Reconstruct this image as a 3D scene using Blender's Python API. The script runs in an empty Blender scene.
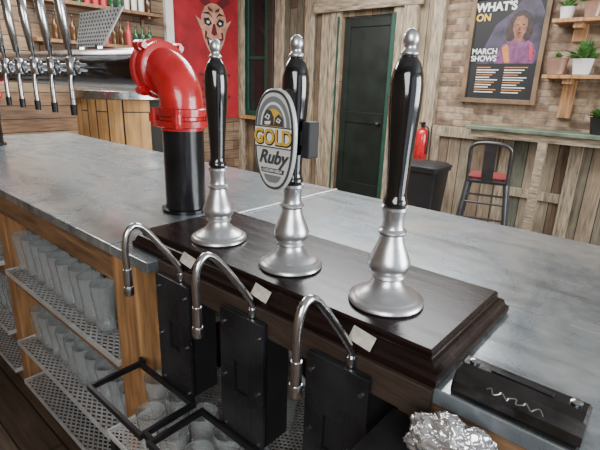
import bpy, bmesh, math, random
from mathutils import Vector, Matrix, noise
random.seed(7)
C = bpy.context.scene.collection

# ---------------------------------------------------------------- materials
def nmat(name):
    m = bpy.data.materials.new(name); m.use_nodes = True
    nt = m.node_tree; b = nt.nodes['Principled BSDF']
    return m, nt, b
def ramp(nt, fac, stops):
    r = nt.nodes.new('ShaderNodeValToRGB')
    el = r.color_ramp.elements
    while len(el) < len(stops): el.new(0.5)
    for e, (p, c) in zip(el, stops):
        e.position = p; e.color = (c[0], c[1], c[2], 1)
    nt.links.new(fac, r.inputs[0]); return r.outputs[0]
def mat(name, col, rough=0.5, metal=0.0, var=0.12, scale=12, bump=0.0, coat=0.0, bscale=None, stretch=(1,1,1), rvar=0.08, spec=0.5):
    m, nt, b = nmat(name)
    tc = nt.nodes.new('ShaderNodeTexCoord'); mp = nt.nodes.new('ShaderNodeMapping')
    mp.inputs['Scale'].default_value = stretch
    nt.links.new(tc.outputs['Object'], mp.inputs[0])
    n = nt.nodes.new('ShaderNodeTexNoise'); n.inputs['Scale'].default_value = scale; n.inputs['Detail'].default_value = 5
    nt.links.new(mp.outputs[0], n.inputs['Vector'])
    lo = [c*(1-var) for c in col]; hi = [min(1, c*(1+var)) for c in col]
    nt.links.new(ramp(nt, n.outputs[0], [(0.3, lo), (0.7, hi)]), b.inputs['Base Color'])
    mr = nt.nodes.new('ShaderNodeMapRange'); mr.inputs['To Min'].default_value = max(0.02, rough-rvar); mr.inputs['To Max'].default_value = rough+rvar
    nt.links.new(n.outputs[0], mr.inputs[0]); nt.links.new(mr.outputs[0], b.inputs['Roughness'])
    b.inputs['Metallic'].default_value = metal; b.inputs['Coat Weight'].default_value = coat; b.inputs['Coat Roughness'].default_value = 0.08
    b.inputs['Specular IOR Level'].default_value = spec
    if bump:
        bn = nt.nodes.new('ShaderNodeTexNoise'); bn.inputs['Scale'].default_value = bscale or scale*4; bn.inputs['Detail'].default_value = 4
        nt.links.new(mp.outputs[0], bn.inputs['Vector'])
        bp = nt.nodes.new('ShaderNodeBump'); bp.inputs['Strength'].default_value = bump; bp.inputs['Distance'].default_value = 0.01
        nt.links.new(bn.outputs[0], bp.inputs['Height']); nt.links.new(bp.outputs[0], b.inputs['Normal'])
    return m
def coordmix(nt, u, v):
    tc = nt.nodes.new('ShaderNodeTexCoord'); s = nt.nodes.new('ShaderNodeSeparateXYZ'); c = nt.nodes.new('ShaderNodeCombineXYZ')
    nt.links.new(tc.outputs['Object'], s.inputs[0])
    nt.links.new(s.outputs[u], c.inputs[0]); nt.links.new(s.outputs[v], c.inputs[1])
    return c.outputs[0]
def mulc(nt, a, c):
    mx = nt.nodes.new('ShaderNodeMix'); mx.data_type = 'RGBA'; mx.blend_type = 'MULTIPLY'; mx.inputs[0].default_value = 1
    nt.links.new(a, mx.inputs[6]); nt.links.new(c, mx.inputs[7]); return mx.outputs[2]
def plankmat(name, u, v, cols, width=0.12, length=1.4, rough=0.7, mortar=(0.012,0.009,0.006), gap=0.005, grain=0.45):
    m, nt, b = nmat(name)
    vec = coordmix(nt, u, v)
    br = nt.nodes.new('ShaderNodeTexBrick'); br.offset = 0.37; br.offset_frequency = 2
    br.inputs['Scale'].default_value = 1; br.inputs['Brick Width'].default_value = length; br.inputs['Row Height'].default_value = width
    br.inputs['Mortar Size'].default_value = gap; br.inputs['Mortar Smooth'].default_value = 0.2; br.inputs['Bias'].default_value = 0
    br.inputs['Color1'].default_value = (0,0,0,1); br.inputs['Color2'].default_value = (1,1,1,1); br.inputs['Mortar'].default_value = (0.5,0.5,0.5,1)
    nt.links.new(vec, br.inputs['Vector'])
    n_ = len(cols)
    base = ramp(nt, br.outputs['Color'], [(i/(n_-1), c) for i, c in enumerate(cols)])
    mp = nt.nodes.new('ShaderNodeMapping'); mp.inputs['Scale'].default_value = (2.5, 30, 1); nt.links.new(vec, mp.inputs[0])
    n = nt.nodes.new('ShaderNodeTexNoise'); n.inputs['Scale'].default_value = 1.6; n.inputs['Detail'].default_value = 7; n.inputs['Distortion'].default_value = 0.6
    nt.links.new(mp.outputs[0], n.inputs['Vector'])
    g = ramp(nt, n.outputs[0], [(0.3, (1-grain,)*3), (0.7, (1+grain*0.5,)*3)])
    big = nt.nodes.new('ShaderNodeTexNoise'); big.inputs['Scale'].default_value = 2.2; big.inputs['Detail'].default_value = 6; nt.links.new(vec, big.inputs['Vector'])
    g2 = ramp(nt, big.outputs[0], [(0.35, (.62,.60,.58)), (0.6, (1.08,1.06,1.02))])
    col = mulc(nt, mulc(nt, base, g), g2)
    mm = nt.nodes.new('ShaderNodeMix'); mm.data_type = 'RGBA'
    nt.links.new(br.outputs['Fac'], mm.inputs[0]); nt.links.new(col, mm.inputs[6]); mm.inputs[7].default_value = (*mortar, 1)
    nt.links.new(mm.outputs[2], b.inputs['Base Color']); b.inputs['Roughness'].default_value = rough
    bp = nt.nodes.new('ShaderNodeBump'); bp.inputs['Strength'].default_value = 0.5; bp.inputs['Distance'].default_value = 0.004; bp.invert = True
    nt.links.new(br.outputs['Fac'], bp.inputs['Height']); nt.links.new(bp.outputs[0], b.inputs['Normal'])
    return m
def brickmat(name, u, v):
    m, nt, b = nmat(name)
    vec = coordmix(nt, u, v)
    br = nt.nodes.new('ShaderNodeTexBrick'); br.inputs['Scale'].default_value = 1
    br.inputs['Brick Width'].default_value = 0.225; br.inputs['Row Height'].default_value = 0.075
    br.inputs['Mortar Size'].default_value = 0.007; br.inputs['Mortar Smooth'].default_value = 0.4
    br.inputs['Color1'].default_value = (0,0,0,1); br.inputs['Color2'].default_value = (1,1,1,1); br.inputs['Mortar'].default_value = (0.5,)*3+(1,)
    nt.links.new(vec, br.inputs['Vector'])
    base = ramp(nt, br.outputs['Color'], [(0,(0.14,0.09,0.06)),(0.35,(0.32,0.22,0.14)),(0.7,(0.42,0.32,0.22)),(1,(0.23,0.14,0.095))])
    n = nt.nodes.new('ShaderNodeTexNoise'); n.inputs['Scale'].default_value = 14; n.inputs['Detail'].default_value = 8
    nt.links.new(vec, n.inputs['Vector'])
    g = ramp(nt, n.outputs[0], [(0.3,(0.5,)*3),(0.7,(1.25,)*3)])
    n2 = nt.nodes.new('ShaderNodeTexNoise'); n2.inputs['Scale'].default_value = 1.8; n2.inputs['Detail'].default_value = 5
    nt.links.new(vec, n2.inputs['Vector'])
    g2 = ramp(nt, n2.outputs[0], [(0.35,(0.65,.62,.6)),(0.6,(1.1,1.08,1.05))])
    mm = nt.nodes.new('ShaderNodeMix'); mm.data_type = 'RGBA'
    nt.links.new(br.outputs['Fac'], mm.inputs[0]); nt.links.new(base, mm.inputs[6]); mm.inputs[7].default_value = (0.25,0.21,0.16,1)
    nt.links.new(mulc(nt, mulc(nt, mm.outputs[2], g), g2), b.inputs['Base Color']); b.inputs['Roughness'].default_value = 0.9
    bp = nt.nodes.new('ShaderNodeBump'); bp.inputs['Strength'].default_value = 0.8; bp.inputs['Distance'].default_value = 0.010; bp.invert = True
    nt.links.new(br.outputs['Fac'], bp.inputs['Height']); nt.links.new(bp.outputs[0], b.inputs['Normal'])
    return m
def zincmat():
    m, nt, b = nmat('zinc_patina')
    tc = nt.nodes.new('ShaderNodeTexCoord')
    n1 = nt.nodes.new('ShaderNodeTexNoise'); n1.inputs['Scale'].default_value = 2.4; n1.inputs['Detail'].default_value = 9; n1.inputs['Roughness'].default_value = 0.66; n1.inputs['Distortion'].default_value = 1.3
    n2 = nt.nodes.new('ShaderNodeTexNoise'); n2.inputs['Scale'].default_value = 22; n2.inputs['Detail'].default_value = 7
    mp = nt.nodes.new('ShaderNodeMapping'); mp.inputs['Scale'].default_value = (1.5, 9, 1); nt.links.new(tc.outputs['Object'], mp.inputs[0])
    n3 = nt.nodes.new('ShaderNodeTexNoise'); n3.inputs['Scale'].default_value = 2.0; n3.inputs['Detail'].default_value = 8; nt.links.new(mp.outputs[0], n3.inputs['Vector'])
    for x in (n1, n2): nt.links.new(tc.outputs['Object'], x.inputs['Vector'])
    c1 = ramp(nt, n1.outputs[0], [(0.34,(0.18,0.22,0.245)),(0.46,(0.33,0.38,0.41)),(0.54,(0.45,0.50,0.525)),(0.66,(0.64,0.68,0.70))])
    c2 = ramp(nt, n2.outputs[0], [(0.35,(0.87,0.87,0.87)),(0.62,(1.04,1.04,1.04))])
    c3 = ramp(nt, n3.outputs[0], [(0.30,(0.62,0.62,0.60)),(0.46,(1.0,1.0,1.0))])
    nt.links.new(mulc(nt, mulc(nt, c1, c2), c3), b.inputs['Base Color'])
    b.inputs['Metallic'].default_value = 0.72
    mr = nt.nodes.new('ShaderNodeMapRange'); mr.inputs['From Min'].default_value = .3; mr.inputs['From Max'].default_value = .7
    mr.inputs['To Min'].default_value = 0.34; mr.inputs['To Max'].default_value = 0.18
    nt.links.new(n1.outputs[0], mr.inputs[0]); nt.links.new(mr.outputs[0], b.inputs['Roughness'])
    bp = nt.nodes.new('ShaderNodeBump'); bp.inputs['Strength'].default_value = 0.05; bp.inputs['Distance'].default_value = 0.004
    nt.links.new(n2.outputs[0], bp.inputs['Height']); nt.links.new(bp.outputs[0], b.inputs['Normal'])
    return m

M = {}
M['zinc'] = zincmat()
M['satin'] = mat('satin_pewter', (0.58,0.59,0.605), 0.32, 0.92, 0.14, 18, 0.03, rvar=.07)
M['chrome'] = mat('brushed_chrome', (0.58,0.59,0.61), 0.19, 1.0, 0.06, 40, 0.03)
M['steel'] = mat('stainless', (0.42,0.43,0.44), 0.25, 1.0, 0.1, 30)
M['darksteel'] = mat('pipe_steel', (0.085,0.083,0.085), 0.18, 1.0, 0.2, 10)
M['blackgloss'] = mat('black_lacquer', (0.004,0.004,0.005), 0.10, 0, 0.2, 20, coat=0.8, rvar=0.03)
M['mahog'] = mat('dark_mahogany', (0.011,0.005,0.0042), 0.26, 0, 0.3, 6, 0.0, coat=0.0, stretch=(1,8,8), spec=0.30)
M['red'] = mat('red_enamel', (0.46,0.012,0.016), 0.24, 0, 0.25, 15, 0.10, coat=0.5)
M['blacksteel'] = mat('black_steel', (0.016,0.016,0.018), 0.33, 0.3, 0.4, 12, 0.05)
M['column'] = mat('black_column_paint', (0.010,0.010,0.012), 0.2, 0.2, 0.3, 12)
M['plate'] = mat('engine_plate', (0.032,0.033,0.037), 0.28, 0.5, 0.6, 7, 0.05)
M['timber'] = mat('orange_timber', (0.36,0.185,0.076), 0.55, 0, 0.45, 5, 0.2, stretch=(9,9,1))
M['timberx'] = mat('apron_timber', (0.21,0.115,0.056), 0.6, 0, 0.5, 5, 0.2, stretch=(1,9,9))
M['framewood'] = mat('poster_frame_wood', (0.16,0.10,0.055), 0.6, 0, 0.4, 5, 0.2)
M['darkwood'] = mat('dark_wood', (0.035,0.022,0.015), 0.6, 0, 0.4, 6, 0.2, stretch=(1,6,6))
M['palewood'] = mat('distressed_timber', (0.30,0.24,0.165), 0.8, 0, 0.6, 6, 0.3, stretch=(7,7,1))
M['palewoodx'] = mat('distressed_timber_x', (0.28,0.22,0.15), 0.8, 0, 0.6, 6, 0.3, stretch=(1,7,7))
M['greendoor'] = mat('dark_green_paint', (0.008,0.014,0.011), 0.4, 0, 0.3, 5, 0.05)
M['greentrim'] = mat('green_trim', (0.010,0.055,0.036), 0.5, 0, 0.3, 6)
M['galv'] = mat('galvanised_steel', (0.74,0.75,0.75), 0.42, 0.5, 0.15, 20)
M['bannerred'] = mat('banner_red', (0.33,0.010,0.018), 0.7, 0, 0.3, 4)
M['flesh'] = mat('banner_flesh', (0.50,0.25,0.17), 0.7, 0, 0.4, 8)
M['darkred'] = mat('banner_dark_red', (0.12,0.008,0.010), 0.7)
M['white'] = mat('off_white', (0.74,0.73,0.68), 0.6, 0, 0.06)
M['cream'] = mat('cream_label', (0.48,0.45,0.38), 0.6, 0, 0.35, 70)
M['black'] = mat('matt_black', (0.008,0.008,0.009), 0.6)
M['purple'] = mat('poster_purple', (0.16,0.05,0.13), 0.5, 0, 0.5, 16)
M['skin'] = mat('poster_skin', (0.26,0.105,0.055), 0.5, 0, 0.55, 18)
M['hair'] = mat('poster_hair', (0.030,0.014,0.011), 0.5, 0, 0.7, 40)
M['stage'] = mat('poster_stage_blur', (0.045,0.035,0.06), 0.5, 0, 0.8, 6)
M['gold'] = mat('badge_gold', (0.62,0.38,0.05), 0.35, 0, 0.1)
M['badgegrey'] = mat('badge_grey', (0.05,0.055,0.062), 0.4)
M['badgemid'] = mat('badge_mid_grey', (0.17,0.18,0.19), 0.4)
M['badgesilver'] = mat('badge_silver', (0.60,0.61,0.60), 0.3, 0.3, 0.05)
M['badgecream'] = mat('badge_cream', (0.58,0.57,0.52), 0.35, 0, 0.08)
M['orange'] = mat('orange_print', (0.50,0.19,0.04), 0.5)
M['leaf'] = mat('leaf_green', (0.06,0.16,0.03), 0.6, 0, 0.5, 20)
M['copper'] = mat('copper_pot', (0.42,0.25,0.18), 0.35, 0.4)
M['slate'] = mat('green_slate', (0.12,0.16,0.11), 0.3, 0, 0.6, 5)
M['rubber'] = mat('bin_plastic', (0.016,0.017,0.019), 0.4)
M['stoolmetal'] = mat('stool_gunmetal', (0.09,0.09,0.095), 0.35, 0.7, 0.2)
M['cap'] = mat('cast_iron_black', (0.045,0.043,0.042), 0.24, 0.8, 0.5, 20, 0.05)
M['bottle'] = mat('bottle_glass_brown', (0.07,0.03,0.01), 0.12, 0, 0.3)
M['bottleg'] = mat('bottle_glass_green', (0.02,0.09,0.04), 0.12, 0, 0.3)
M['windowglass'] = mat('dark_window', (0.012,0.018,0.018), 0.08)
M['seatred'] = mat('seat_red', (0.20,0.03,0.03), 0.5)
M['stickerred'] = mat('sticker_red', (0.5,0.04,0.05), 0.4)
m, nt, b = nmat('pint_glass')
b.inputs['Roughness'].default_value = 0.04
b.inputs['Transmission Weight'].default_value = 0.86; b.inputs['IOR'].default_value = 1.42
b.inputs['Coat Weight'].default_value = 0.5; b.inputs['Coat Roughness'].default_value = 0.03
n = nt.nodes.new('ShaderNodeTexNoise'); n.inputs['Scale'].default_value = 30
nt.links.new(ramp(nt, n.outputs[0], [(0.3,(0.86,0.91,0.92)),(0.7,(0.97,1,1))]), b.inputs['Base Color'])
M['glass'] = m
m, nt, b = nmat('crumpled_foil'); b.inputs['Metallic'].default_value = 0.85; b.inputs['Roughness'].default_value = 0.2
tc = nt.nodes.new('ShaderNodeTexCoord'); vo = nt.nodes.new('ShaderNodeTexNoise'); vo.inputs['Scale'].default_value = 9; vo.inputs['Detail'].default_value = 3
nt.links.new(tc.outputs['Object'], vo.inputs['Vector'])
nt.links.new(ramp(nt, vo.outputs[0], [(0.3,(0.45,0.44,0.44)),(0.6,(0.72,0.72,0.74))]), b.inputs['Base Color'])
M['foil'] = m
M['brick'] = brickmat('old_brick', 0, 2)
M['planksV'] = plankmat('reclaimed_planks', 2, 0, [(0.09,0.06,0.04),(0.25,0.18,0.115),(0.32,0.235,0.145),(0.12,0.12,0.09),(0.20,0.12,0.07)], 0.13, 1.6)
M['planksPale'] = plankmat('pale_planks', 2, 0, [(0.27,0.20,0.12),(0.38,0.30,0.20),(0.22,0.17,0.115),(0.34,0.26,0.16)], 0.16, 2.6)
M['planksWains'] = plankmat('wainscot_planks', 2, 0, [(0.15,0.10,0.065),(0.29,0.215,0.145),(0.13,0.135,0.10),(0.35,0.265,0.185)], 0.15, 2.6)
M['planksLeft'] = plankmat('left_wall_planks', 1, 2, [(0.11,0.05,0.035),(0.22,0.13,0.075),(0.30,0.21,0.135),(0.15,0.08,0.05)], 0.15, 1.7)
M['planksFloor'] = plankmat('floor_planks', 0, 1, [(0.08,0.055,0.04),(0.13,0.09,0.065),(0.10,0.07,0.05)], 0.14, 1.8, rough=0.5)
M['planksCab'] = plankmat('cabinet_planks', 2, 0, [(0.46,0.24,0.08),(0.58,0.33,0.13),(0.50,0.27,0.10)], 0.09, 2.0, grain=0.3)
M['ceiling'] = mat('ceiling_paint', (0.45,0.45,0.45), 0.9)
M['shelfplastic'] = mat('pale_plastic', (0.4,0.4,0.4), 0.4)

# ---------------------------------------------------------------- geometry
def finish(name, me, mats, smooth=False, bevel=0, seg=2, angle=35):
    ob = bpy.data.objects.new(name, me); C.objects.link(ob)
    for mt in (mats if isinstance(mats, (list, tuple)) else [mats]): me.materials.append(mt)
    if smooth:
        for p in me.polygons: p.use_smooth = True
        md = ob.modifiers.new('es', 'EDGE_SPLIT'); md.split_angle = math.radians(angle)
    if bevel:
        md = ob.modifiers.new('bev', 'BEVEL'); md.width = bevel; md.segments = seg; md.limit_method = 'ANGLE'
    return ob
def addbox(bm, a, b, mi=0):
    vs = [bm.verts.new((x, y, z)) for x in (a[0], b[0]) for y in (a[1], b[1]) for z in (a[2], b[2])]
    for f in ((0,1,3,2),(4,6,7,5),(0,4,5,1),(2,3,7,6),(0,2,6,4),(1,5,7,3)):
        fc = bm.faces.new([vs[i] for i in f]); fc.material_index = mi
def boxes(name, lst, mats, bevel=0.0):
    bm = bmesh.new()
    for e in lst: addbox(bm, e[0], e[1], e[2] if len(e) > 2 else 0)
    bmesh.ops.recalc_face_normals(bm, faces=bm.faces)
    me = bpy.data.meshes.new(name); bm.to_mesh(me); bm.free()
    return finish(name, me, mats, bevel=bevel)
def box(name, a, b, mt, bevel=0.0): return boxes(name, [(a, b)], mt, bevel)
def addlathe(bm, prof, loc, n=32, mi=0, caps=True):
    rings = []
    for r, z in prof:
        rings.append([bm.verts.new((loc[0]+r*math.cos(2*math.pi*i/n), loc[1]+r*math.sin(2*math.pi*i/n), loc[2]+z)) for i in range(n)])
    for a, b_ in zip(rings, rings[1:]):
        for i in range(n):
            f = bm.faces.new((a[i], a[(i+1) % n], b_[(i+1) % n], b_[i])); f.material_index = mi
    if caps:
        f = bm.faces.new(rings[0][::-1]); f.material_index = mi
        f = bm.faces.new(rings[-1]); f.material_index = mi
def lathe(name, prof, loc, mt, n=40, caps=True, angle=35):
    bm = bmesh.new(); addlathe(bm, prof, loc, n, 0, caps)
    me = bpy.data.meshes.new(name); bm.to_mesh(me); bm.free()
    return finish(name, me, mt, smooth=True, angle=angle)
def catmull(pts, k=8):
    P = [Vector(p) for p in pts]; P = [2*P[0]-P[1]] + P + [2*P[-1]-P[-2]]
    out = []
    for i in range(1, len(P)-2):
        for j in range(k):
            t = j/k; a, b_, c, d = P[i-1:i+3]
            out.append(0.5*((2*b_)+(-a+c)*t+(2*a-5*b_+4*c-d)*t*t+(-a+3*b_-3*c+d)*t**3))
    out.append(P[-2]); return out
def smoothprof(prof, k=4):
    q = catmull([(r, z, 0) for r, z in prof], k)
    return [(max(.0005, v.x), v.y) for v in q]
def addtube(bm, pts, rad, n=16, mi=0, cyclic=False):
    pts = [Vector(p) for p in pts]; N = len(pts)
    R = rad if isinstance(rad, (list, tuple)) else [rad]*N
    rings = []; up = None
    for i, p in enumerate(pts):
        if cyclic: t = (pts[(i+1) % N]-pts[i-1])
        else: t = pts[min(i+1, N-1)]-pts[max(i-1, 0)]
        t.normalize()
        if up is None:
            up = Vector((0,0,1)) if abs(t.z) < 0.9 else Vector((1,0,0))
        up = (up - t*up.dot(t)).normalized(); s = t.cross(up)
        rings.append([bm.verts.new(p+R[i]*(math.cos(2*math.pi*k/n)*up+math.sin(2*math.pi*k/n)*s)) for k in range(n)])
    prs = list(zip(rings, rings[1:]))
    if cyclic: prs.append((rings[-1], rings[0]))
    for a, b_ in prs:
        for k in range(n):
            f = bm.faces.new((a[k], a[(k+1) % n], b_[(k+1) % n], b_[k])); f.material_index = mi
    if not cyclic:
        f = bm.faces.new(rings[0][::-1]); f.material_index = mi
        f = bm.faces.new(rings[-1]); f.material_index = mi
def tubes(name, lst, mt, n=16, angle=40):
    bm = bmesh.new()
    for e in lst: addtube(bm, e[0], e[1], n, e[2] if len(e) > 2 else 0)
    bmesh.ops.recalc_face_normals(bm, faces=bm.faces)
    me = bpy.data.meshes.new(name); bm.to_mesh(me); bm.free()
    return finish(name, me, mt, smooth=True, angle=angle)
def polys(name, lst, mats):
    bm = bmesh.new()
    for pts, mi in lst:
        f = bm.faces.new([bm.verts.new(p) for p in pts]); f.material_index = mi
    me = bpy.data.meshes.new(name); bm.to_mesh(me); bm.free()
    return finish(name, me, mats)
def loft(name, rings, mt, smooth=False, bevel=0):
    bm = bmesh.new(); R = [[bm.verts.new(p) for p in r] for r in rings]; n = len(R[0])
    for a, b_ in zip(R, R[1:]):
        for k in range(n): bm.faces.new((a[k], a[(k+1) % n], b_[(k+1) % n], b_[k]))
    bm.faces.new(R[0][::-1]); bm.faces.new(R[-1])
    bmesh.ops.recalc_face_normals(bm, faces=bm.faces)
    me = bpy.data.meshes.new(name); bm.to_mesh(me); bm.free()
    return finish(name, me, mt, smooth=smooth, bevel=bevel)
def rect(x0, x1, y0, y1, z): return [(x0,y0,z),(x1,y0,z),(x1,y1,z),(x0,y1,z)]
def group(name, loc, parts):
    e = bpy.data.objects.new(name, None); e.empty_display_size = 0.05; e.location = loc; C.objects.link(e)
    inv = Matrix.Translation(-Vector(loc))
    for p in parts: p.parent = e; p.matrix_parent_inverse = inv
    return e
def text(name, s, size, loc, rot, mt, extr=0.0006, sx=1, bold=0.0):
    cu = bpy.data.curves.new(name, 'FONT'); cu.body = s; cu.size = size; cu.extrude = extr; cu.offset = bold
    cu.align_x = 'CENTER'; cu.align_y = 'CENTER'; cu.materials.append(mt)
    ob = bpy.data.objects.new(name, cu); C.objects.link(ob)
    ob.location = loc; ob.rotation_euler = rot; ob.scale = (sx, 1, 1)
    return ob
def meshgrid(name, x0, x1, y0, y1, z, px, py, w, t, mt, rim=0.012):
    bm = bmesh.new(); k = py/px; W = x1-x0; H = y1-y0
    def strip(a, b_):
        a = Vector(a); b_ = Vector(b_); d = (b_-a).normalized(); nrm = Vector((-d.y, d.x, 0))*w/2
        vs = []
        for zz in (0, t):
            for q in (a-nrm, a+nrm, b_+nrm, b_-nrm): vs.append(bm.verts.new((q.x, q.y, z+zz)))
        for f in ((3,2,1,0),(4,5,6,7),(0,1,5,4),(1,2,6,5),(2,3,7,6),(3,0,4,7)): bm.faces.new([vs[i] for i in f])
    n = int((W+H/k)/px)+1
    for i in range(n+1):
        c = x0 - H/k + i*px
        for sgn in (1, -1):
            xa, xb = c, c+H/k
            ta, tb = 0.0, 1.0
            if xa < x0: ta = (x0-xa)/(xb-xa)
            if xb > x1: tb = (x1-xa)/(xb-xa)
            if tb-ta < 0.02: continue
            A = (xa+(xb-xa)*ta, ta); B = (xa+(xb-xa)*tb, tb)
            f = (lambda q: y0+q*H) if sgn == 1 else (lambda q: y1-q*H)
            strip((A[0], f(A[1]), 0), (B[0], f(B[1]), 0))
    r = rim
    for a, b_ in (((x0,y0,z-r),(x1,y0+.004,z+t+.004)),((x0,y1-.004,z-r),(x1,y1,z+t+.004)),((x0,y0+.004,z-r),(x0+.004,y1-.004,z+t+.004)),((x1-.004,y0+.004,z-r),(x1,y1-.004,z+t+.004))): addbox(bm, a, b_)
    me = bpy.data.meshes.new(name); bm.to_mesh(me); bm.free()
    return finish(name, me, mt)

# ---------------------------------------------------------------- room shell
BW = 5.4; LW = -5.9
box('floor', (LW-.1, -1.8, -0.1), (4.2, BW+.3, 0), M['planksFloor'])
box('ceiling', (LW-.1, -1.8, 3.3), (4.2, BW+.3, 3.4), M['ceiling'])
box('wall_left', (LW-.12, -1.8, 0), (LW, BW+.3, 3.3), M['planksLeft'])
box('wall_rear', (LW, -1.8, 0), (4.2, -1.7, 3.3), M['planksV'])
DX0, DX1, DZ = -3.97, -3.16, 2.43
boxes('wall_back', [((LW, BW, 0), (DX0, BW+.15, 3.3), 0), ((DX0, BW, DZ), (DX1, BW+.15, 3.3), 0), ((DX1, BW, 0), (-2.5, BW+.15, 3.3), 1), ((-2.5, BW, 0), (4.2, BW+.15, 3.3), 2)],
      [M['planksV'], M['planksPale'], M['brick']])
group('door_1', (-3.55, BW, 0), [
    box('door_leaf', (DX0+.01, BW+.06, 0), (DX1-.01, BW+.10, DZ-.01), M['greendoor']),
    boxes('door_rails', [((DX0+.01,BW+.045,0),(DX0+.10,BW+.06,DZ-.01)),((DX1-.10,BW+.045,0),(DX1-.01,BW+.06,DZ-.01)),((DX0+.1,BW+.045,1.05),(DX1-.1,BW+.06,1.2)),((DX0+.1,BW+.045,DZ-.13),(DX1-.1,BW+.06,DZ-.01)),((DX0+.1,BW+.045,0),(DX1-.1,BW+.06,.2))], M['greendoor'], .004),
    lathe('door_knob', [(0.005,0),(0.028,.005),(0.028,.03),(0.005,.04)], (DX1-.16, BW+.03, 1.05), M['steel'])])
boxes('trim_1', [((DX0-.17, BW-.06, 0), (DX0-.01, BW, DZ+.1)), ((DX0-.34, BW-.035, 0), (DX0-.18, BW, 2.75))], M['palewood'], .006)
boxes('trim_2', [((DX1+.0, BW-.06, 0), (DX1+.14, BW, DZ+.1)), ((DX1+.16, BW-.09, 0), (DX1+.34, BW, 2.9))], M['palewood'], .006)
box('trim_3', (DX0-.45, BW-.10, DZ+.06), (DX1+.40, BW-.062, DZ+.24), M['palewoodx'], .006)
box('trim_4', (-2.62, BW-.09, 0), (-2.48, BW, 3.2), M['palewood'], .006)
boxes('trim_5', [((DX1-.005, BW-.075, 0), (DX1+.045, BW-.061, DZ)), ((DX0-.035, BW-.075, 0), (DX0-.012, BW-.061, DZ))], M['greentrim'])
boxes('wall_wainscot', [((-2.46, BW-.05, 0), (4.1, BW, 1.13))], M['planksWains'])
boxes('trim_6', [((-2.46, BW-.09, 1.0), (-1.62, BW-.052, 1.12)), ((-1.62, BW-.09, 0), (-1.50, BW-.052, 1.12)), ((-2.46, BW-.09, 0), (-2.36, BW-.052, 1.0)), ((-.95, BW-.09, 0), (-.83, BW-.052, 1.12)), ((-1.5, BW-.08, .42), (-.95, BW-.052, .52))], M['palewood'], .005)
group('wall_ledge', (0, BW-.2, 1.15), [box('ledge_top', (-1.95, BW-.36, 1.135), (3.0, BW-.001, 1.175), M['slate'], .006),
    boxes('ledge_bearers', [((-1.9, BW-.32, 1.06), (3.0, BW-.27, 1.134)), ((-1.2, BW-.33, .0), (-1.12, BW-.26, 1.06))], M['palewoodx'])])
wx0, wx1, wz0, wz1 = -5.80, -5.42, 1.1, 2.85
group('window_1', (-5.5, BW, 1.9), [box('window_pane', (wx0, BW-.03, wz0), (wx1, BW-.012, wz1), M['windowglass']),
    boxes('window_frame', [((wx0-.07,BW-.06,wz0-.08),(wx0,BW-.005,wz1+.08)),((wx1,BW-.06,wz0-.08),(wx1+.07,BW-.005,wz1+.08)),((wx0,BW-.06,wz0-.08),(wx1,BW-.005,wz0)),((wx0,BW-.06,wz1),(wx1,BW-.005,wz1+.08)),((wx0,BW-.05,1.9),(wx1,BW-.031,1.95))], M['greentrim'], .004),
    box('window_sill', (wx0-.08, BW-.2, wz0-.13), (wx1+.2, BW-.005, wz0-.085), M['planksCab'])])
boxes('trim_7', [((-5.22, BW-.05, 0), (-5.05, BW, 3.2)), ((-4.62, BW-.04, 0), (-4.45, BW, 3.2))], M['palewood'], .006)
boxes('trim_10', [((-5.34, BW-.065, 0), (-5.24, BW, 3.2))], M['darkwood'], .006)

# ---------------------------------------------------------------- mural (left wall)
X = LW+.012
def ell(cy, cz, ry, rz, x, n=28, a0=0, a1=2*math.pi): return [(x, cy+ry*math.cos(a0+(a1-a0)*i/n), cz+rz*math.sin(a0+(a1-a0)*i/n)) for i in range(n)]
f0y = 4.72
def P3(lst, dx): return [(X+dx, f0y+y, z+.03) for y, z in lst]
face = [
 (P3([(-.14,2.55),(-.30,2.66),(-.33,2.84),(-.20,2.76),(-.04,2.62)], .004), 2), (P3([(.14,2.55),(.30,2.66),(.33,2.84),(.20,2.76),(.04,2.62)], .004), 2),
 (P3([(-.20,2.35),(-.34,2.42),(-.22,2.22)], .005), 1), (P3([(.20,2.35),(.34,2.42),(.22,2.22)], .005), 1),
 (P3([(-.23,2.44),(-.245,2.28),(-.20,2.12),(-.12,1.97),(-.05,1.90),(.05,1.90),(.12,1.97),(.20,2.12),(.245,2.28),(.23,2.44),(.17,2.56),(.06,2.62),(-.06,2.62),(-.17,2.56)], .006), 1),
 (P3([(-.19,2.40),(-.10,2.42),(-.04,2.34),(-.10,2.30),(-.18,2.33)], .009), 4), (P3([(.19,2.40),(.10,2.42),(.04,2.34),(.10,2.30),(.18,2.33)], .009), 4),
 (ell(f0y-.115, 2.385, .028, .02, X+.011, 14), 3), (ell(f0y+.115, 2.385, .028, .02, X+.011, 14), 3),
 (P3([(-.22,2.47),(-.10,2.50),(-.02,2.41),(-.09,2.46)], .0095), 4), (P3([(.22,2.47),(.10,2.50),(.02,2.41),(.09,2.46)], .0095), 4),
 (P3([(-.02,2.34),(-.06,2.20),(0,2.17),(.06,2.20),(.02,2.34)], .009), 2),
 (P3([(-.15,2.15),(0,2.10),(.15,2.15),(.12,2.03),(0,1.97),(-.12,2.03)], .009), 4),
 (P3([(-.11,2.120),(0,2.085),(.11,2.120),(.09,2.06),(0,2.03),(-.09,2.06)], .011), 3),
 (P3([(-.17,2.24),(-.13,2.22),(-.16,2.10),(-.18,2.14)], .009), 2), (P3([(.17,2.24),(.13,2.22),(.16,2.10),(.18,2.14)], .009), 2),
 (P3([(-.12,2.58),(-.10,2.52),(-.02,2.50),(-.03,2.53)], .009), 2), (P3([(.12,2.58),(.10,2.52),(.02,2.50),(.03,2.53)], .009), 2),
 (P3([(-.06,1.92),(0,1.74),(.06,1.92)], .009), 4)]
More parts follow.
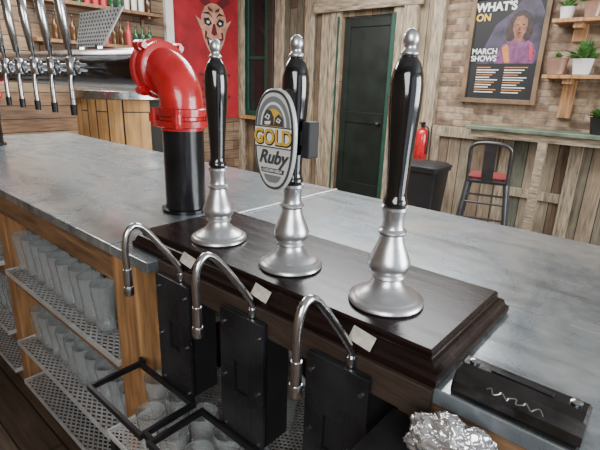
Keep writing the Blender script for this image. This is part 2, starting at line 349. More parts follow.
for k in range(5):
    zz = 1.62-.11*k
    face.append(([(X+.006, f0y-.30+.05*(k%2), zz),(X+.006, f0y+.30-.06*(k%3), zz),(X+.006, f0y+.30-.06*(k%3), zz+.04),(X+.006, f0y-.30+.05*(k%2), zz+.04)], 2))
group('devil_mural', (X, 4.6, 1.9), [box('mural_board', (LW+.001, 4.0, 0.98), (X, 5.20, 3.0), M['bannerred']), polys('mural_face', face, [M['bannerred'], M['flesh'], M['darkred'], M['white'], M['black']])])
box('trim_8', (LW, 3.86, 0), (LW+.06, 3.98, 3.2), M['white'])
box('trim_9', (LW, 5.22, 0), (LW+.06, 5.31, 3.2), M['palewood'])
def bottle(bm, x, y, z, s, mi):
    addlathe(bm, [(0.034*s,0),(0.036*s,.01),(0.036*s,.15*s),(0.028*s,.18*s),(0.013*s,.21*s),(0.013*s,.27*s),(0.016*s,.275*s),(0.014*s,.285*s)], (x,y,z), 14, mi)
for nm, zz in (('spirit_bottles', 1.9401), ('spirit_bottles.001', 2.3601)):
    bm = bmesh.new()
    for i in range(14): bottle(bm, LW+.13, 2.25+.1*i, zz, random.uniform(.9,1.1), random.choice([0,1,2,3]))
    me = bpy.data.meshes.new(nm); bm.to_mesh(me); bm.free()
    finish(nm, me, [M['bottle'], M['bottleg'], M['white'], M['stickerred']], smooth=True)
for nm, zz in (('bottle_shelf', 1.90), ('bottle_shelf.001', 2.32)):
    boxes(nm, [((LW+.001,2.1,zz),(LW+.24,3.7,zz+.038)),((LW+.001,2.2,zz-.12),(LW+.03,2.24,zz)),((LW+.03,2.2,zz-.03),(LW+.2,2.24,zz)),((LW+.001,3.5,zz-.12),(LW+.03,3.54,zz)),((LW+.03,3.5,zz-.03),(LW+.2,3.54,zz))], M['timberx'], .003)

# ---------------------------------------------------------------- poster
px0, px1, pz0, pz1 = -2.14, -1.41, 1.45, 2.50
Y = BW-.03
def ex(cx, cz, rx, rz, y, n=24): return [(cx+rx*math.cos(2*math.pi*i/n), y, cz+rz*math.sin(2*math.pi*i/n)) for i in range(n)]
def PP(lst, dy): return [(x, Y-dy, z) for x, z in lst]
pf = [(PP([(-2.06,1.83),(-1.43,1.83),(-1.43,2.33),(-1.50,2.46),(-1.66,2.47),(-1.75,2.34),(-1.90,2.22)], .002), 5),
      (PP([(-1.86,1.83),(-1.46,1.83),(-1.45,1.94),(-1.50,2.03),(-1.58,2.08),(-1.72,2.08),(-1.80,2.02),(-1.85,1.93)], .003), 2),
      (ex(-1.645,2.23,.115,.125,Y-.0040,22),6), (ex(-1.73,2.15,.055,.10,Y-.0038,16),6), (ex(-1.565,2.15,.050,.10,Y-.0038,16),6),
      (PP([(-1.675,2.04),(-1.615,2.04),(-1.60,2.12),(-1.69,2.12)], .005), 0),
      (PP([(-1.715,2.24),(-1.715,2.17),(-1.69,2.105),(-1.65,2.08),(-1.61,2.095),(-1.585,2.14),(-1.575,2.21),(-1.585,2.265),(-1.63,2.30),(-1.69,2.29)], .006), 0),
      (PP([(-1.69,2.213),(-1.672,2.222),(-1.655,2.213),(-1.672,2.207)], .008), 1), (PP([(-1.632,2.213),(-1.615,2.222),(-1.598,2.213),(-1.615,2.207)], .008), 1),
      (PP([(-1.672,2.135),(-1.648,2.142),(-1.622,2.137),(-1.648,2.120)], .008), 8),
      (PP([(-1.650,2.20),(-1.660,2.160),(-1.636,2.160)], .007), 8),
      (PP([(-1.80,1.98),(-1.755,1.84),(-1.70,1.84),(-1.735,2.0),(-1.76,2.03)], .005), 4), (PP([(-1.53,2.03),(-1.50,1.86),(-1.475,1.86),(-1.49,1.99)], .005), 7)]
lines = []
for c in range(2):
    for k in range(11):
        x = px0+.10+.30*c; z = 1.785-.026*k
        ln = .15+.09*((k*7+c*3)%4)/3
        lines.append(([(x,Y-.004,z),(x+ln,Y-.004,z),(x+ln,Y-.004,z+.010),(x,Y-.004,z+.010)],4 if k%3==0 else 3))
RX = (math.radians(90),0,0)
group('framed_poster', (-1.78, Y, 1.97), [
    boxes('poster_frame', [((px0-.04,Y-.03,pz0-.04),(px0+.010,BW-.001,pz1+.04)),((px1-.010,Y-.03,pz0-.04),(px1+.04,BW-.001,pz1+.04)),((px0+.010,Y-.03,pz0-.04),(px1-.010,BW-.001,pz0+.010)),((px0+.010,Y-.03,pz1-.010),(px1-.010,BW-.001,pz1+.04))], M['framewood'], .004),
    box('poster_sheet', (px0+.010,Y,pz0+.010), (px1-.010,Y+.01,pz1-.010), M['black']),
    polys('poster_art', pf+lines, [M['skin'], M['hair'], M['purple'], M['white'], M['orange'], M['stage'], M['hair'], M['stickerred'], M['darkred']]),
    text('poster_title', "WHAT'S", .115, (-1.92,Y-.009,2.40), RX, M['white'], bold=.005),
    text('poster_title_on', "ON", .10, (-2.04,Y-.009,2.30), RX, M['gold'], bold=.004),
    text('poster_march', "MARCH", .080, (-1.98,Y-.009,1.955), RX, M['white'], bold=.002),
    text('poster_shows', "SHOWS", .080, (-1.98,Y-.009,1.88), RX, M['white'], bold=.002)])

# ---------------------------------------------------------------- plant shelves
for nm, zz in (('plant_shelf', 1.68), ('plant_shelf.001', 2.19)):
    boxes(nm, [((-1.30,BW-.24,zz),(-.3,BW-.001,zz+.035)),
      ((-1.14,BW-.045,zz-(.38 if zz<2 else .16)),(-1.02,BW-.001,zz)),((-1.12,BW-.2,zz-.05),(-1.04,BW-.045,zz)),
      ((-.55,BW-.045,zz-(.38 if zz<2 else .16)),(-.43,BW-.001,zz)),((-.53,BW-.2,zz-.05),(-.45,BW-.045,zz))], M['timber'], .004)
def plant(x, y, z, s, potmat, leaves=60, name='potted_plant', lr=.1):
    pot = lathe('pot', [(0.045*s,0),(0.05*s,.005),(0.065*s,.1*s),(0.068*s,.105*s),(0.058*s,.105*s),(0.055*s,.09*s)], (x,y,z), potmat, 24)
    bm = bmesh.new()
    for i in range(leaves):
        a = random.uniform(0,6.28); el = random.uniform(.2,1.4); r = random.uniform(.5,1.0)*lr
        base = Vector((x,y,z+.095*s)); d = Vector((math.cos(a)*math.cos(el), math.sin(a)*math.cos(el), math.sin(el)))
        tip = base+d*r*1.4; sd = d.cross(Vector((0,0,1))).normalized()*.014*s; md = base+d*r*.8+Vector((0,0,.012*s))
        vs = [bm.verts.new(Vector((q.x, min(q.y, BW-.055), q.z))) for q in (base, md-sd, tip, md+sd)]; bm.faces.new(vs)
    me = bpy.data.meshes.new('leaves'); bm.to_mesh(me); bm.free()
    return group(name, (x,y,z), [pot, finish('leaves', me, M['leaf'])])
plant(-1.2, BW-.16, 1.716, 1.5, M['copper'], 10, lr=.06)
plant(-.98, BW-.16, 1.716, 1.4, M['white'], 130, 'potted_plant.001', lr=.15)
plant(-.98, BW-.16, 2.226, 1.3, M['copper'], 110, 'potted_plant.002', lr=.13)
plant(-1.2, BW-.16, 2.226, 1.0, M['white'], 50, 'potted_plant.003', lr=.09)
plant(-.72, BW-.18, 1.176, 1.5, M['black'], 60, 'potted_plant.004', lr=.12)

# ---------------------------------------------------------------- fire extinguisher
ex_x, ex_y = -2.53, BW-.20
group('fire_extinguisher', (ex_x, ex_y, .8), [
    lathe('tank', [(0.03,0),(.07,.006),(.078,.02),(.078,.32),(.06,.36),(.025,.385),(.025,.40)], (ex_x,ex_y,.70), M['red'], 24),
    boxes('valve', [((ex_x-.02,ex_y-.02,1.10),(ex_x+.02,ex_y+.02,1.14)),((ex_x-.015,ex_y-.09,1.14),(ex_x+.015,ex_y+.03,1.155))], M['black']),
    tubes('hose', [(catmull([(ex_x,ex_y-.03,1.12),(ex_x+.09,ex_y-.04,1.08),(ex_x+.1,ex_y-.04,.89),(ex_x+.085,ex_y-.03,.78)]), .009)], M['black'], 8),
    boxes('wall_bracket', [((ex_x-.03,ex_y+.07,.85),(ex_x+.03,BW-.091,.95))], M['black'])])

# ---------------------------------------------------------------- litter bin
bx, by = -2.17, 4.62
def rr(cx, cy, hx, hy, z, r=.05, n=5):
    out = []
    for (sx, sy, a0) in ((1,1,0),(-1,1,90),(-1,-1,180),(1,-1,270)):
        for i in range(n):
            a = math.radians(a0+90*i/(n-1)); out.append((cx+sx*(hx-r)+r*math.cos(a), cy+sy*(hy-r)+r*math.sin(a), z))
    return out
def rr(cx, cy, hx, hy, z, r=.05, n=5):
    out = []
    for (sx, sy, a0) in ((1,1,0),(-1,1,90),(-1,-1,180),(1,-1,270)):
        for i in range(n):
            a = math.radians(a0+90*i/(n-1)); out.append((cx+sx*(hx-r)+r*math.cos(a), cy+sy*(hy-r)+r*math.sin(a), z))
    return out
group('litter_bin', (bx,by,0), [
    loft('bin_body', [rr(bx,by,.17,.15,0), rr(bx,by,.21,.19,.70), rr(bx,by,.225,.205,.70), rr(bx,by,.225,.205,.73)], M['rubber'], True),
    loft('bin_lid', [rr(bx,by,.23,.21,.731), rr(bx,by,.23,.21,.75), rr(bx,by,.19,.17,.78), rr(bx,by,.10,.08,.79)], M['rubber'], True)])

# ---------------------------------------------------------------- bar stool
def stool(x, y, rz, name='bar_stool'):
    parts = []; mt = M['stoolmetal']
    def T(p):
        c, s = math.cos(rz), math.sin(rz); return (x+c*p[0]-s*p[1], y+s*p[0]+c*p[1], p[2])
    parts.append(loft('seat', [[T(q) for q in rr(0,0,.18,.18,.73,.05)], [T(q) for q in rr(0,0,.19,.19,.755,.05)], [T(q) for q in rr(0,0,.17,.17,.765,.05)]], mt, True))
    parts.append(loft('cushion', [[T(q) for q in rr(0,0,.165,.165,.766,.05)], [T(q) for q in rr(0,0,.17,.17,.785,.05)], [T(q) for q in rr(0,0,.14,.14,.795,.05)]], M['seatred'], True))
    L = []
    for sx in (-1,1):
        for sy in (-1,1): L.append(([T((sx*.165,sy*.165,.735)), T((sx*.24,sy*.24,0.012))], [.023,.017]))
    for z, h in ((.30,.209),(.55,.184)):
        c = [(-h,-h),(h,-h),(h,h),(-h,h)]
        for i in range(4): L.append(([T((*c[i],z)), T((*c[(i+1)%4],z))], .010))
    for sx in (-1,1): L.append(([T((sx*.17,-.17,.74)), T((sx*.17,-.21,.98))], .014))
    L.append((catmull([T((-.17,-.21,.97)),T((-.16,-.225,1.06)),T((-.08,-.245,1.10)),T((.08,-.245,1.10)),T((.16,-.225,1.06)),T((.17,-.21,.97))]), .016))
    parts.append(tubes('legs_and_frame', L, mt, 10))
    bm = bmesh.new(); v = [bm.verts.new(T(q)) for q in ((-.05,-.185,.75),(.05,-.185,.75),(.05,-.25,1.09),(-.05,-.25,1.09),(-.05,-.18,.75),(.05,-.18,.75),(.05,-.245,1.09),(-.05,-.245,1.09))]
    for f in ((0,1,2,3),(7,6,5,4),(0,4,5,1),(1,5,6,2),(2,6,7,3),(3,7,4,0)): bm.faces.new([v[i] for i in f])
    me = bpy.data.meshes.new('back_splat'); bm.to_mesh(me); bm.free(); parts.append(finish('back_splat', me, mt))
    return group(name, (x,y,0), parts)
stool(-1.40, 4.35, .25)

# ---------------------------------------------------------------- round wooden cabinet beyond the bar
cx, cy = -4.16, 2.30
bm = bmesh.new()
for i in range(28):
    a = 2*math.pi*i/28; w = 2*math.pi*.47/28*.495; c, s = math.cos(a), math.sin(a)
    ring = []
    for zz in (0.02, 1.36):
        for dr, dw in ((.44,-w),(.47,-w),(.47,w),(.44,w)): ring.append(bm.verts.new((cx+c*dr-s*dw, cy+s*dr+c*dw, zz)))
    for f in ((0,1,2,3),(7,6,5,4),(0,4,5,1),(1,5,6,2),(2,6,7,3),(3,7,4,0)): bm.faces.new([ring[q] for q in f])
bmesh.ops.recalc_face_normals(bm, faces=bm.faces)
me = bpy.data.meshes.new('staves'); bm.to_mesh(me); bm.free()
group('round_wooden_cabinet', (cx,cy,0), [finish('staves', me, M['planksCab']),
    lathe('core', [(.43,0),(.43,1.36)], (cx,cy,0), M['planksCab']),
    lathe('steel_top', [(.49,1.361),(.50,1.37),(.50,1.43),(.48,1.44),(.1,1.445)], (cx,cy,0), M['steel'], 48)])

# ---------------------------------------------------------------- bar counter
CZ = 1.09
group('bar_counter', (-1.2, 1.1, 1.05), [
    boxes('zinc_top_left', [((-4.0,.56,CZ-.03),(-1.182,1.63,CZ+.001))], M['zinc'], .003),
    boxes('zinc_top_left_return', [((-1.1815,.56,CZ-.03),(-.99,.99,CZ))], M['zinc'], .003),
    boxes('zinc_top_right', [((-1.178,.992,CZ-.03),(1.6,1.63,CZ-.001)), ((-.988,.605,CZ-.03),(1.6,.9915,CZ-.001))], M['zinc'], .002),
    box('zinc_joint', (-1.184,.96,CZ), (-1.176,1.63,CZ+.0035), M['galv'], .001),
    box('plinth_edge_board', (-.988,.592,1.03), (-.225,.604,CZ), M['darkwood'], .001)])
AZ = CZ-.0305
boxes('bar_apron', [((-4.0,.585,.955),(-1.22,.62,AZ))], M['timberx'], .004)
boxes('bar_cabinet_front', [((-.30,.625,1.0),(1.6,.65,AZ)), ((-.30,.64,.1),(1.6,.66,.999))], M['timberx'], .003)
boxes('bar_panelling', [((-3.95,1.48,0),(1.6,1.52,AZ)), ((-3.98,1.16,0),(-3.951,1.6,AZ))], M['planksV'])
boxes('bar_inner_panel', [((-3.95,1.12,0),(1.6,1.14,AZ))], M['darkwood'])
boxes('timber_post', [((-1.215,.575,0),(-1.085,.68,AZ))], M['timber'], .006)
boxes('timber_post.001', [((-2.36,.60,0),(-2.27,.69,.954))], M['timber'], .006)
boxes('timber_post.002', [((-3.56,.60,0),(-3.47,.69,.954))], M['timber'], .006)

def shelf(nm, z):
    xs = [(-3.45,-2.375),(-2.255,-1.225)]
    parts = []
    for i, (a, b_) in enumerate(xs):
        parts.append(meshgrid('expanded_sheet_%d' % i, a, b_, .57, 1.10, z, .040, .022, .0060, .0025, M['galv'], .016))
        parts.append(boxes('bearer_%d' % i, [((a,.60,z-.075),(b_,.64,z-.0165)), ((a,1.04,z-.075),(b_,1.08,z-.0165))], M['timberx']))
    return group(nm, (-2.3,.8,z), parts)
shelf('glass_shelf', .68); shelf('glass_shelf.001', .31); shelf('glass_shelf.002', .09)
gp = [(.026,0),(.030,.003),(.033,.05),(.037,.10),(.042,.13),(.042,.158),(.0385,.158),(.0385,.13),(.033,.095),(.029,.05),(.026,.014),(.001,.014)]
def glasses(name, z, xr, rows, skip=0.08, sc=1.0):
    bm = bmesh.new()
    for y in rows:
        x = xr[0]
        while x < xr[1]:
            if random.random() > skip and not (-2.42 < x < -2.21):
                px_, py_ = x+random.uniform(-.004,.004), y+random.uniform(-.006,.006)
                addlathe(bm, [(r, q*sc) for r, q in gp], (px_, py_, z), 20, 0, False)
            x += .094
    bmesh.ops.recalc_face_normals(bm, faces=bm.faces)
    me = bpy.data.meshes.new(name); bm.to_mesh(me); bm.free()
    return finish(name, me, M['glass'], smooth=True, angle=50)
glasses('pint_glasses', .687, (-3.3,-1.28), (.64,.745,.85), sc=1.15)
glasses('pint_glasses.001', .317, (-3.3,-1.28), (.66,.77,.88), .2, sc=1.1)

# ---------------------------------------------------------------- hand-pump plinth
x0, x1, y0, y1 = -1.13, -.222, .60, .955
rs = [(0,1.0915),(0,1.104),(.004,1.107),(.007,1.110),(.009,1.118),(.014,1.123),(.020,1.125),(.021,1.127),(.021,1.136),(.025,1.14)]
plinth = [loft('plinth_board', [rect(x0+o,x1-o,y0+o,y1-o,z) for o, z in rs], M['mahog'])]
PX = (-.392, -.645, -.902); PY = .726
for x in PX:
    lb = box('label', (-.0235,-.0007,-.013), (.0235,.0007,.013), M['cream'])
    lb.location = (x+.028, .6035, 1.120); lb.rotation_euler = (math.radians(-30),math.radians(9),0); plinth.append(lb)
group('pump_plinth', (-.68,.78,1.09), plinth)

# ---------------------------------------------------------------- hand pumps
base_prof = [(.071,0),(.0735,.003),(.0725,.008),(.067,.012)] + smoothprof([(.064,.0135),(.060,.017),(.049,.023),(.038,.031),(.030,.041),(.0265,.050)],3) + [(.031,.0515),(.033,.055),(.031,.0585)] + smoothprof([(.030,.060),(.0365,.068),(.0395,.078),(.0385,.088),(.034,.100),(.029,.112),(.0245,.124),(.0215,.137)],3) + [(.0255,.139),(.0275,.143),(.0255,.147)] + smoothprof([(.0215,.149),(.0200,.156),(.0200,.168),(.0215,.178),(.0225,.184)],3) + [(.0240,.185),(.0240,.191),(.019,.192)]
hand_prof = smoothprof([(.0190,.1925),(.0225,.196),(.0225,.202),(.0195,.210),(.0187,.222),(.0195,.245),(.0213,.275),(.0235,.308),(.0260,.340),(.0280,.370),(.0287,.392),(.0280,.410),(.0252,.426),(.0205,.439),(.0155,.447),(.0130,.451)],3)
fin_prof = [(.0130,.4515),(.0155,.453),(.0155,.457)] + smoothprof([(.0125,.459),(.0105,.463),(.0105,.467),(.0130,.472),(.0138,.478),(.0125,.485),(.0095,.490),(.005,.4935),(.001,.4945)],3)
def swan(x):
    pts = catmull([(x+.020,.5895,1.083),(x+.018,.5865,1.100),(x+.013,.570,1.130),(x+.007,.546,1.166),(x+.002,.520,1.202),(x,.500,1.222),(x,.482,1.226),(x,.467,1.209),(x,.461,1.175),(x,.462,1.125)], 6)
    L = [(pts, .0075), ([(x,.462,1.130),(x,.462,1.124),(x,.462,1.088)], [.009,.0095,.0095]), ([(x,.462,1.088),(x,.462,1.084),(x,.462,1.070),(x,.462,1.066)], [.0105,.0115,.0115,.010])]
    L.append(([(x+.020,.5890,1.070),(x+.020,.5880,1.088)], .0105))
    return L
for i, x in enumerate(PX):
    z0 = 1.1403; sfx = '' if i == 0 else '.%03d' % i
    parts = [lathe('pump_base', base_prof, (x,PY,z0), M['satin'], 56, angle=50), lathe('pump_handle', hand_prof, (x,PY,z0), M['blackgloss'], 40, angle=60), lathe('finial', fin_prof, (x,PY,z0), M['satin'], 32, angle=60)]
    if i == 1:
        bxx, byy, bz = x-.004, .672, 1.428
        def outline(s, y, n=56, ds=0):
            o = []
            for k in range(n):
                t = 2*math.pi*k/n; ct, st = math.cos(t), math.sin(t)
                o.append((bxx+(s*.057-ds)*(1.0+.05*st)*math.copysign(abs(ct)**.82, ct), y, bz+(s*.103-ds)*math.copysign(abs(st)**.88, st)))
            return o
        parts.append(loft('clip_board', [outline(.97,byy+.006), outline(1,byy+.004), outline(1,byy-.002), outline(.975,byy-.004)], M['badgesilver']))
        parts.append(loft('clip_border', [outline(1,byy-.004,ds=.0030), outline(1,byy-.0050,ds=.0030)], M['badgegrey']))
        parts.append(loft('clip_field', [outline(1,byy-.0050,ds=.0082), outline(1,byy-.0058,ds=.0082)], M['badgecream']))
        yy = byy-.0062
        def e2(cx_, cz_, rx, rz, y, a0=0, a1=360, n=26): return [(bxx+cx_+rx*math.cos(math.radians(a0+(a1-a0)*q/n)), y, bz+cz_+rz*math.sin(math.radians(a0+(a1-a0)*q/n))) for q in range(n+1)]
        def b2(lst, d): return [(bxx+a_, yy-d, bz+c_) for a_, c_ in lst]
        art = [(e2(0,.028,.046,.060,yy,0,180),5),(e2(0,.030,.036,.047,yy-.0002,0,180),4),(e2(0,.030,.032,.042,yy-.0004,0,180),5),(e2(0,.028,.029,.036,yy-.0006,0,180),0),
               (b2([(-.030,.030),(-.028,.048),(-.018,.062),(-.006,.060),(.002,.048),(.002,.030)],.0009),3),(b2([(.002,.030),(.006,.047),(.016,.055),(.027,.046),(.029,.030)],.0010),3),
               (b2([(-.024,.046),(-.016,.054),(-.008,.050),(-.012,.042)],.0012),6),(b2([(.008,.040),(.014,.047),(.022,.043),(.018,.036)],.0012),6),
               (e2(-.015,.048,.003,.003,yy-.0014,n=12)[:-1],3),(e2(.015,.042,.0025,.0025,yy-.0014,n=12)[:-1],3),(b2([(-.024,.038),(-.006,.040),(-.008,.033),(-.022,.032)],.0013),6),
               (b2([(-.052,-.014),(.052,-.014),(.053,.029),(-.053,.029)],.0012),3),(b2([(-.050,-.0115),(.050,-.0115),(.051,.0265),(-.051,.0265)],.0014),6),
               (b2([(-.034,-.056),(.034,-.056),(.031,-.066),(-.031,-.066)],.0006),3),(b2([(-.026,-.070),(.026,-.070),(.019,-.081),(.010,-.086),(-.010,-.086),(-.019,-.081)],.0006),5)]
        parts.append(polys('clip_art', art, [M['gold'], M['orange'], M['cream'], M['badgegrey'], M['white'], M['badgemid'], M['white']]))
        parts.append(text('clip_gold_shadow', 'GOLD', .042, (bxx+.001, yy-.0018, bz+.0055), RX, M['black'], .0003, .90, .0024))
        parts.append(text('clip_gold_lettering', 'GOLD', .042, (bxx, yy-.0024, bz+.0070), RX, M['gold'], .0004, .90, .0009))
        nm_ = text('clip_name_lettering', 'Ruby', .038, (bxx, yy-.0014, bz-.034), RX, M['badgegrey'], .0004, 1, .0012); nm_.data.shear = .35; parts.append(nm_)
        parts.append(text('clip_small_lettering', 'GOLDEN BEER', .0085, (bxx, yy-.0012, bz-.061), RX, M['white'], .0003))
        parts.append(boxes('clip_bracket', [((x-.02,byy+.0065,bz-.02),(x+.02,PY-.022,bz+.02)), ((x+.031,PY-.012,bz-.035),(x+.052,PY+.02,bz+.04)), ((x+.022,PY-.01,bz-.01),(x+.031,PY+.015,bz+.02))], M['black'], .003))
    group('beer_hand_pump'+sfx, (x,PY,z0), parts)
    sw = tubes('swan_neck_spout'+sfx, swan(x), M['chrome'], 16)
    w = .069; a, b_ = x-w, x+w; f0, f1 = .571, .580
    eparts = [boxes('face_plate', [((a,f0,.74),(a+.045,f1,1.068)),((b_-.045,f0,.74),(b_,f1,1.068)),((a+.045,f0,.74),(b_-.045,f1,.87)),((a+.045,f0,.95),(b_-.045,f1,1.068))], M['plate'], .0012),
      boxes('engine_body', [((a+.008,f1+.001,.75),(b_-.008,.590,1.066)), ((a+.008,.591,.75),(b_-.008,.66,1.029))], M['black'])]
    bm = bmesh.new()
    for sx in (a+.014, b_-.014):
        for zz in (1.035, .90, .765): addtube(bm, [(sx,f0-.004,zz),(sx,f0,zz)], .005, 10)
    me = bpy.data.meshes.new('bolts'); bm.to_mesh(me); bm.free(); eparts.append(finish('bolts', me, M['steel'], True))
    group('beer_engine_housing'+sfx, (x,.6,.9), eparts)

# ---------------------------------------------------------------- pipe tap tower
TX, TY, PZ, R = -1.346, .935, 1.575, .076
parts = []
def column(x, nm):
    bm = bmesh.new()
    addlathe(bm, [(.085,0),(.085,.012),(.072,.014),(.070,.03),(.070,.285)], (x,TY,CZ+.0015), 40)
    me = bpy.data.meshes.new(nm); bm.to_mesh(me); bm.free(); return finish(nm, me, M['column'], True)
parts.append(column(TX, 'column_near')); parts.append(column(-3.5, 'column_far'))
def flange(bm, c, axis, r, w):
    c = Vector(c); d = Vector(axis)*w/2
    addtube(bm, [c-d, c-d*.8, c+d*.8, c+d], [r*.94, r, r, r*.94], 32)
def elbow(x, sgn, nm):
    bm = bmesh.new(); br = .118
    zc = PZ-br; pts = [(x,TY,CZ+.287),(x,TY,zc)]
    for k in range(1, 13):
        a = math.radians(90*k/12); pts.append((x+sgn*(br-br*math.cos(a)), TY, zc+br*math.sin(a)))
    pts.append((x+sgn*(br+.03),TY,PZ)); addtube(bm, pts, .073, 32)
    flange(bm, (x,TY,CZ+.31), (0,0,1), .092, .024); flange(bm, (x,TY,CZ+.347), (0,0,1), .085, .028)
    flange(bm, (x+sgn*(br+.02),TY,PZ), (1,0,0), .100, .024); flange(bm, (x+sgn*(br-.016),TY,PZ), (1,0,0), .092, .026)
    for c, ax in (((x,TY,CZ+.328),'z'),((x+sgn*(br+.004),TY,PZ),'x')):
        for k in range(4):
            a = math.radians(45+90*k); o = .095 if ax == 'z' else .102
            if ax == 'z':
                q = Vector((c[0]+o*math.cos(a), c[1]+o*math.sin(a), c[2])); d = Vector((0,0,.03))
            else:
                q = Vector((c[0], c[1]+o*math.cos(a), c[2]+o*math.sin(a))); d = Vector((.03,0,0))
            addtube(bm, [q-d, q+d], .011, 6); addtube(bm, [q-d*.5, q+d*.5], .018, 12)
    bmesh.ops.recalc_face_normals(bm, faces=bm.faces)
    me = bpy.data.meshes.new(nm); bm.to_mesh(me); bm.free(); return finish(nm, me, M['red'], True)
parts.append(elbow(TX, -1, 'red_elbow_near')); parts.append(elbow(-3.5, 1, 'red_elbow_far'))
parts.append(tubes('steel_pipe', [([(TX-.14,TY,PZ),(-3.36,TY,PZ)], R)], M['darksteel'], 40))
tl = []; tips = []
for k in range(8):
    x = -1.86-.18*k
    if x < -3.3: break
    ty = .800; lx = -.004
    tl += [([(x,TY-R+.004,PZ),(x,ty,PZ)], .015), ([(x,ty+.028,PZ),(x,ty+.022,PZ)], .024)]
    tl += [([(x,ty,PZ-.03),(x,ty,PZ-.02),(x,ty,PZ+.03),(x,ty,PZ+.035)], [.013,.018,.018,.013])]
    tl += [(catmull([(x,ty,PZ-.02),(x,ty-.006,PZ-.055),(x,ty-.008,PZ-.10),(x,ty-.008,PZ-.150)],5), .0100)]
    tips += [([(x,ty-.008,PZ-.140),(x,ty-.008,PZ-.180)], [.0125,.0115])]
    tl += [([(x,ty,PZ+.03),(x,ty,PZ+.06),(x,ty-.003,PZ+.065),(x+lx,ty-.014,PZ+.20),(x+lx*1.4,ty-.02,PZ+.30),(x+lx*1.4,ty-.02,PZ+.31)], [.007,.008,.0125,.019,.0165,.006])]
parts.append(tubes('beer_taps', tl, M['chrome'], 16, 50)); parts.append(tubes('tap_tips', tips, M['blacksteel'], 16))
A = Vector((-2.10,.935,1.66)); B = Vector((-1.865,.935,1.66)); Cc = Vector((-1.74,.965,1.80)); D = Vector((-2.10,.965,1.80))
bm = bmesh.new(); o = Vector((0,.006,0))
v = [bm.verts.new(q) for q in (A,B,Cc,D,A+o,B+o,Cc+o,D+o)]
for f in ((0,1,2,3),(7,6,5,4),(0,4,5,1),(1,5,6,2),(2,6,7,3),(3,7,4,0)): bm.faces.new([v[i] for i in f])
bmesh.ops.recalc_face_normals(bm, faces=bm.faces)
for i in range(9):
    for j in range(12):
        s, t = (j+.7)/12.6, (i+.6)/9.4
        p = A.lerp(B,s).lerp(D.lerp(Cc,s),t); q = p-Vector((0,.0015,0))
        addtube(bm, [p, q], .0042, 8, 1)
me = bpy.data.meshes.new('perforated_plate'); bm.to_mesh(me); bm.free()
parts.append(finish('perforated_plate', me, [M['galv'], M['black']]))
parts.append(boxes('plate_feet', [((-2.07,.925,PZ+.07),(-2.05,.945,1.665)),((-1.91,.925,PZ+.07),(-1.89,.945,1.665))], M['steel']))
group('beer_tap_tower', (TX,TY,CZ), parts)

# ---------------------------------------------------------------- drip frames, tray below
def flatframe(nm, xa, xb, ya, yb, z, w=.010, h=.016):
    return boxes(nm, [((xa,ya,z),(xb,ya+w,z+h)),((xa,yb-w,z),(xb,yb,z+h)),((xa,ya+w,z),(xa+w,yb-w,z+h)),((xb-w,ya+w,z),(xb,yb-w,z+h))], M['blacksteel'], .001)
group('drip_tray_holder', (-.8,.5,.74), [flatframe('frame_left', -1.075,-.81,.41,.567,.745), flatframe('frame_right', -.785,-.53,.41,.567,.745),
    boxes('side_arms', [((-1.084,.567,.745),(-1.06,.574,.765)),((-.835,.567,.745),(-.825,.570,.765)),((-.71,.567,.745),(-.70,.570,.765)),((-.81,.42,.745),(-.785,.43,.761))], M['blacksteel'])])
group('wire_shelf', (-.7,.7,.60), [meshgrid('expanded_sheet', -1.08,-.305,.45,1.0,.58,.022,.014,.0035,.002, M['galv']),
    boxes('shelf_legs', [((-1.075,.455,0),(-1.05,.48,.567)),((-.335,.455,0),(-.31,.48,.567)),((-1.075,.97,0),(-1.05,.995,.567)),((-.335,.97,0),(-.31,.995,.567))], M['blacksteel'])])
bm = bmesh.new()
gq = [(r*.92, z*.82) for r, z in gp]
for y in (.50,.59,.80,.90):
    for k in range(7):
        if random.random() < .8: addlathe(bm, gq, (-1.02+.1*k+random.uniform(-.01,.01), y, .5865), 20, 0, False)
bmesh.ops.recalc_face_normals(bm, faces=bm.faces)
me = bpy.data.meshes.new('pint_glasses.002'); bm.to_mesh(me); bm.free(); finish('pint_glasses.002', me, M['glass'], True, angle=50)
hl = []
for x in PX:
    for dx in (-.03,.03):
        hl.append((catmull([(x+dx,.76,1.04),(x+dx*1.3,.77,.9),(x+dx+.05,.80,.78),(x+dx+.09,1.02,.74),(x+dx+.1,1.09,.72)],6), .008))
tubes('beer_lines', hl, M['shelfplastic'], 10)

# ---------------------------------------------------------------- bottle-opener catcher, foil bundle
prof = [(.609,CZ),(.6065,1.100),(.609,1.114),(.622,1.129),(.637,1.135),(.658,1.136),(.669,1.130),(.671,CZ)]
bx0, bx1 = -.202, -.026
def pr(x, s=1): return [(x, .638+(y-.638)*s, CZ+(z-CZ)*s) for y, z in prof]
cparts = [loft('catcher_body', [pr(bx0,.93), pr(bx0+.004,1), pr(bx1-.004,1), pr(bx1,.93)], M['cap'])]
for k_, (xa, n_) in enumerate(((bx0+.050,14),)):
    sq = [(xa+.0055*q+.002*math.sin(q*2.9), .6145+.0026*math.sin(q*2.1), 1.1205+.0030*math.sin(q*2.1)) for q in range(n_+1)]
    cparts.append(tubes('embossed_script_%d' % k_, [(catmull(sq,5), .0011)], M['steel'], 6))
bm = bmesh.new()
for xx in (bx0+.018, bx1-.018): addlathe(bm, [(.008,0),(.008,.003),(.005,.005)], (xx,.648,1.1355), 16)
me = bpy.data.meshes.new('screws'); bm.to_mesh(me); bm.free(); cparts.append(finish('screws', me, M['steel'], True))
cparts.append(boxes('opener_slot', [((bx0+.045,.640,1.1350),(bx1-.045,.650,1.1372))], M['plate'], .001))
group('bottle_cap_catcher', (-.11,.64,CZ), cparts)

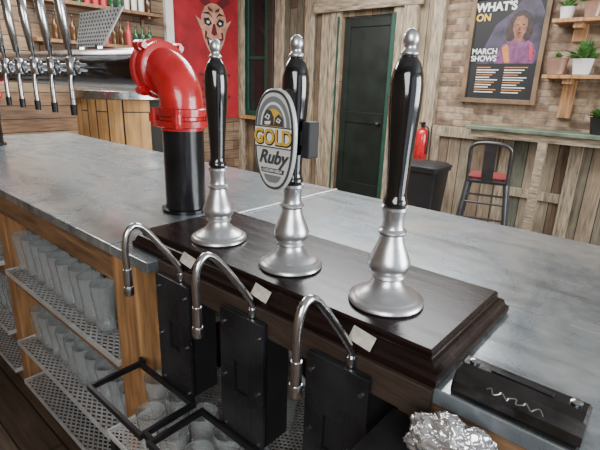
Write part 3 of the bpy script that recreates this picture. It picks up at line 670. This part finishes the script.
bm = bmesh.new(); bmesh.ops.create_icosphere(bm, subdivisions=6, radius=1)
for v in bm.verts:
    d = v.co.normalized()
    f = 1+.20*noise.noise(d*2.1)-.26*abs(noise.noise(d*3.2+Vector((3,1,2))))-.13*abs(noise.noise(d*7+Vector((1,5,2))))-.05*abs(noise.noise(d*15))
    v.co = Vector((d.x*.070*f, d.y*.044*f, d.z*.050*f))
zmin = min(v.co.z for v in bm.verts)
for v in bm.verts: v.co += Vector((-.165,.545,1.0-zmin))
me = bpy.data.meshes.new('foil_wrap'); bm.to_mesh(me); bm.free()
foil = finish('foil_wrap', me, M['foil'], True, angle=180)
# printed sticker follows the crumpled surface: faces of the wrap itself near the print
me.materials.append(M['stickerred'])
for p in me.polygons:
    c = p.center
    if p.normal.y < .1 and ((c.x+.150)/.016)**2+((c.z-1.060)/.008)**2 < 1: p.material_index = 1
group('foil_bundle', (-.152,.55,1.0), [foil])
boxes('speed_rail_shelf', [((-.30,.48,.97),(.3,.624,.9995)), ((-.30,.475,.96),(.3,.48,1.01))], M['blacksteel'], .002)

# ---------------------------------------------------------------- lights
def area(name, loc, target, sx, sy, power, col):
    l = bpy.data.lights.new(name, 'AREA'); l.shape = 'RECTANGLE'; l.size = sx; l.size_y = sy; l.energy = power; l.color = col
    o = bpy.data.objects.new(name, l); C.objects.link(o); o.location = loc
    o.rotation_euler = (Vector(target)-Vector(loc)).to_track_quat('-Z', 'Y').to_euler(); return o
area('daylight_fill_right', (3.9, 3.2, 1.9), (-1.5, 2.0, 1.1), 3.4, 1.9, 340, (0.95,0.98,1.0))  # area lamp added for daylight from the right; no window is built there
area('overhead_fill', (-2.4, 3.6, 3.25), (-2.4, 3.6, 0), 2.4, 1.8, 220, (0.98,0.99,1.0))  # added soft overhead fill under the closed ceiling, which has no opening
area('overhead_fill_left', (-4.5, 1.6, 3.25), (-4.5, 1.6, 0), 1.6, 1.6, 170, (1.0,0.97,0.92))  # second added ceiling-level fill, above the left end of the bar
area('rear_fill_light', (0.4, -1.6, 2.1), (-1.2, 1.0, 0.8), 2.2, 1.4, 110, (0.97,0.98,1.0))  # added front fill to lift the under-bar side; the rear wall is solid
w = bpy.data.worlds.new('world'); bpy.context.scene.world = w; w.use_nodes = True
bg = w.node_tree.nodes['Background']; bg.inputs[0].default_value = (0.86,0.92,1.0,1); bg.inputs[1].default_value = 1.1

# ---------------------------------------------------------------- camera
th = math.radians(17.3); al = math.radians(40.5); ro = math.radians(2.0)
Fh = Vector((-math.sin(al), math.cos(al), 0)); r0 = Vector((math.cos(al), math.sin(al), 0))
fw = Fh*math.cos(th)+Vector((0,0,-1))*math.sin(th); u0 = r0.cross(fw)
cX = r0*math.cos(ro)+u0*math.sin(ro); cY = u0*math.cos(ro)-r0*math.sin(ro); cZ = -fw
cam = bpy.data.cameras.new('camera'); cam.sensor_width = 36; cam.lens = 27.06; cam.clip_start = .02
co = bpy.data.objects.new('camera', cam); C.objects.link(co)
mw = Matrix((cX, cY, cZ)).transposed().to_4x4(); mw.translation = Vector((0,0,1.54)); co.matrix_world = mw
bpy.context.scene.camera = co
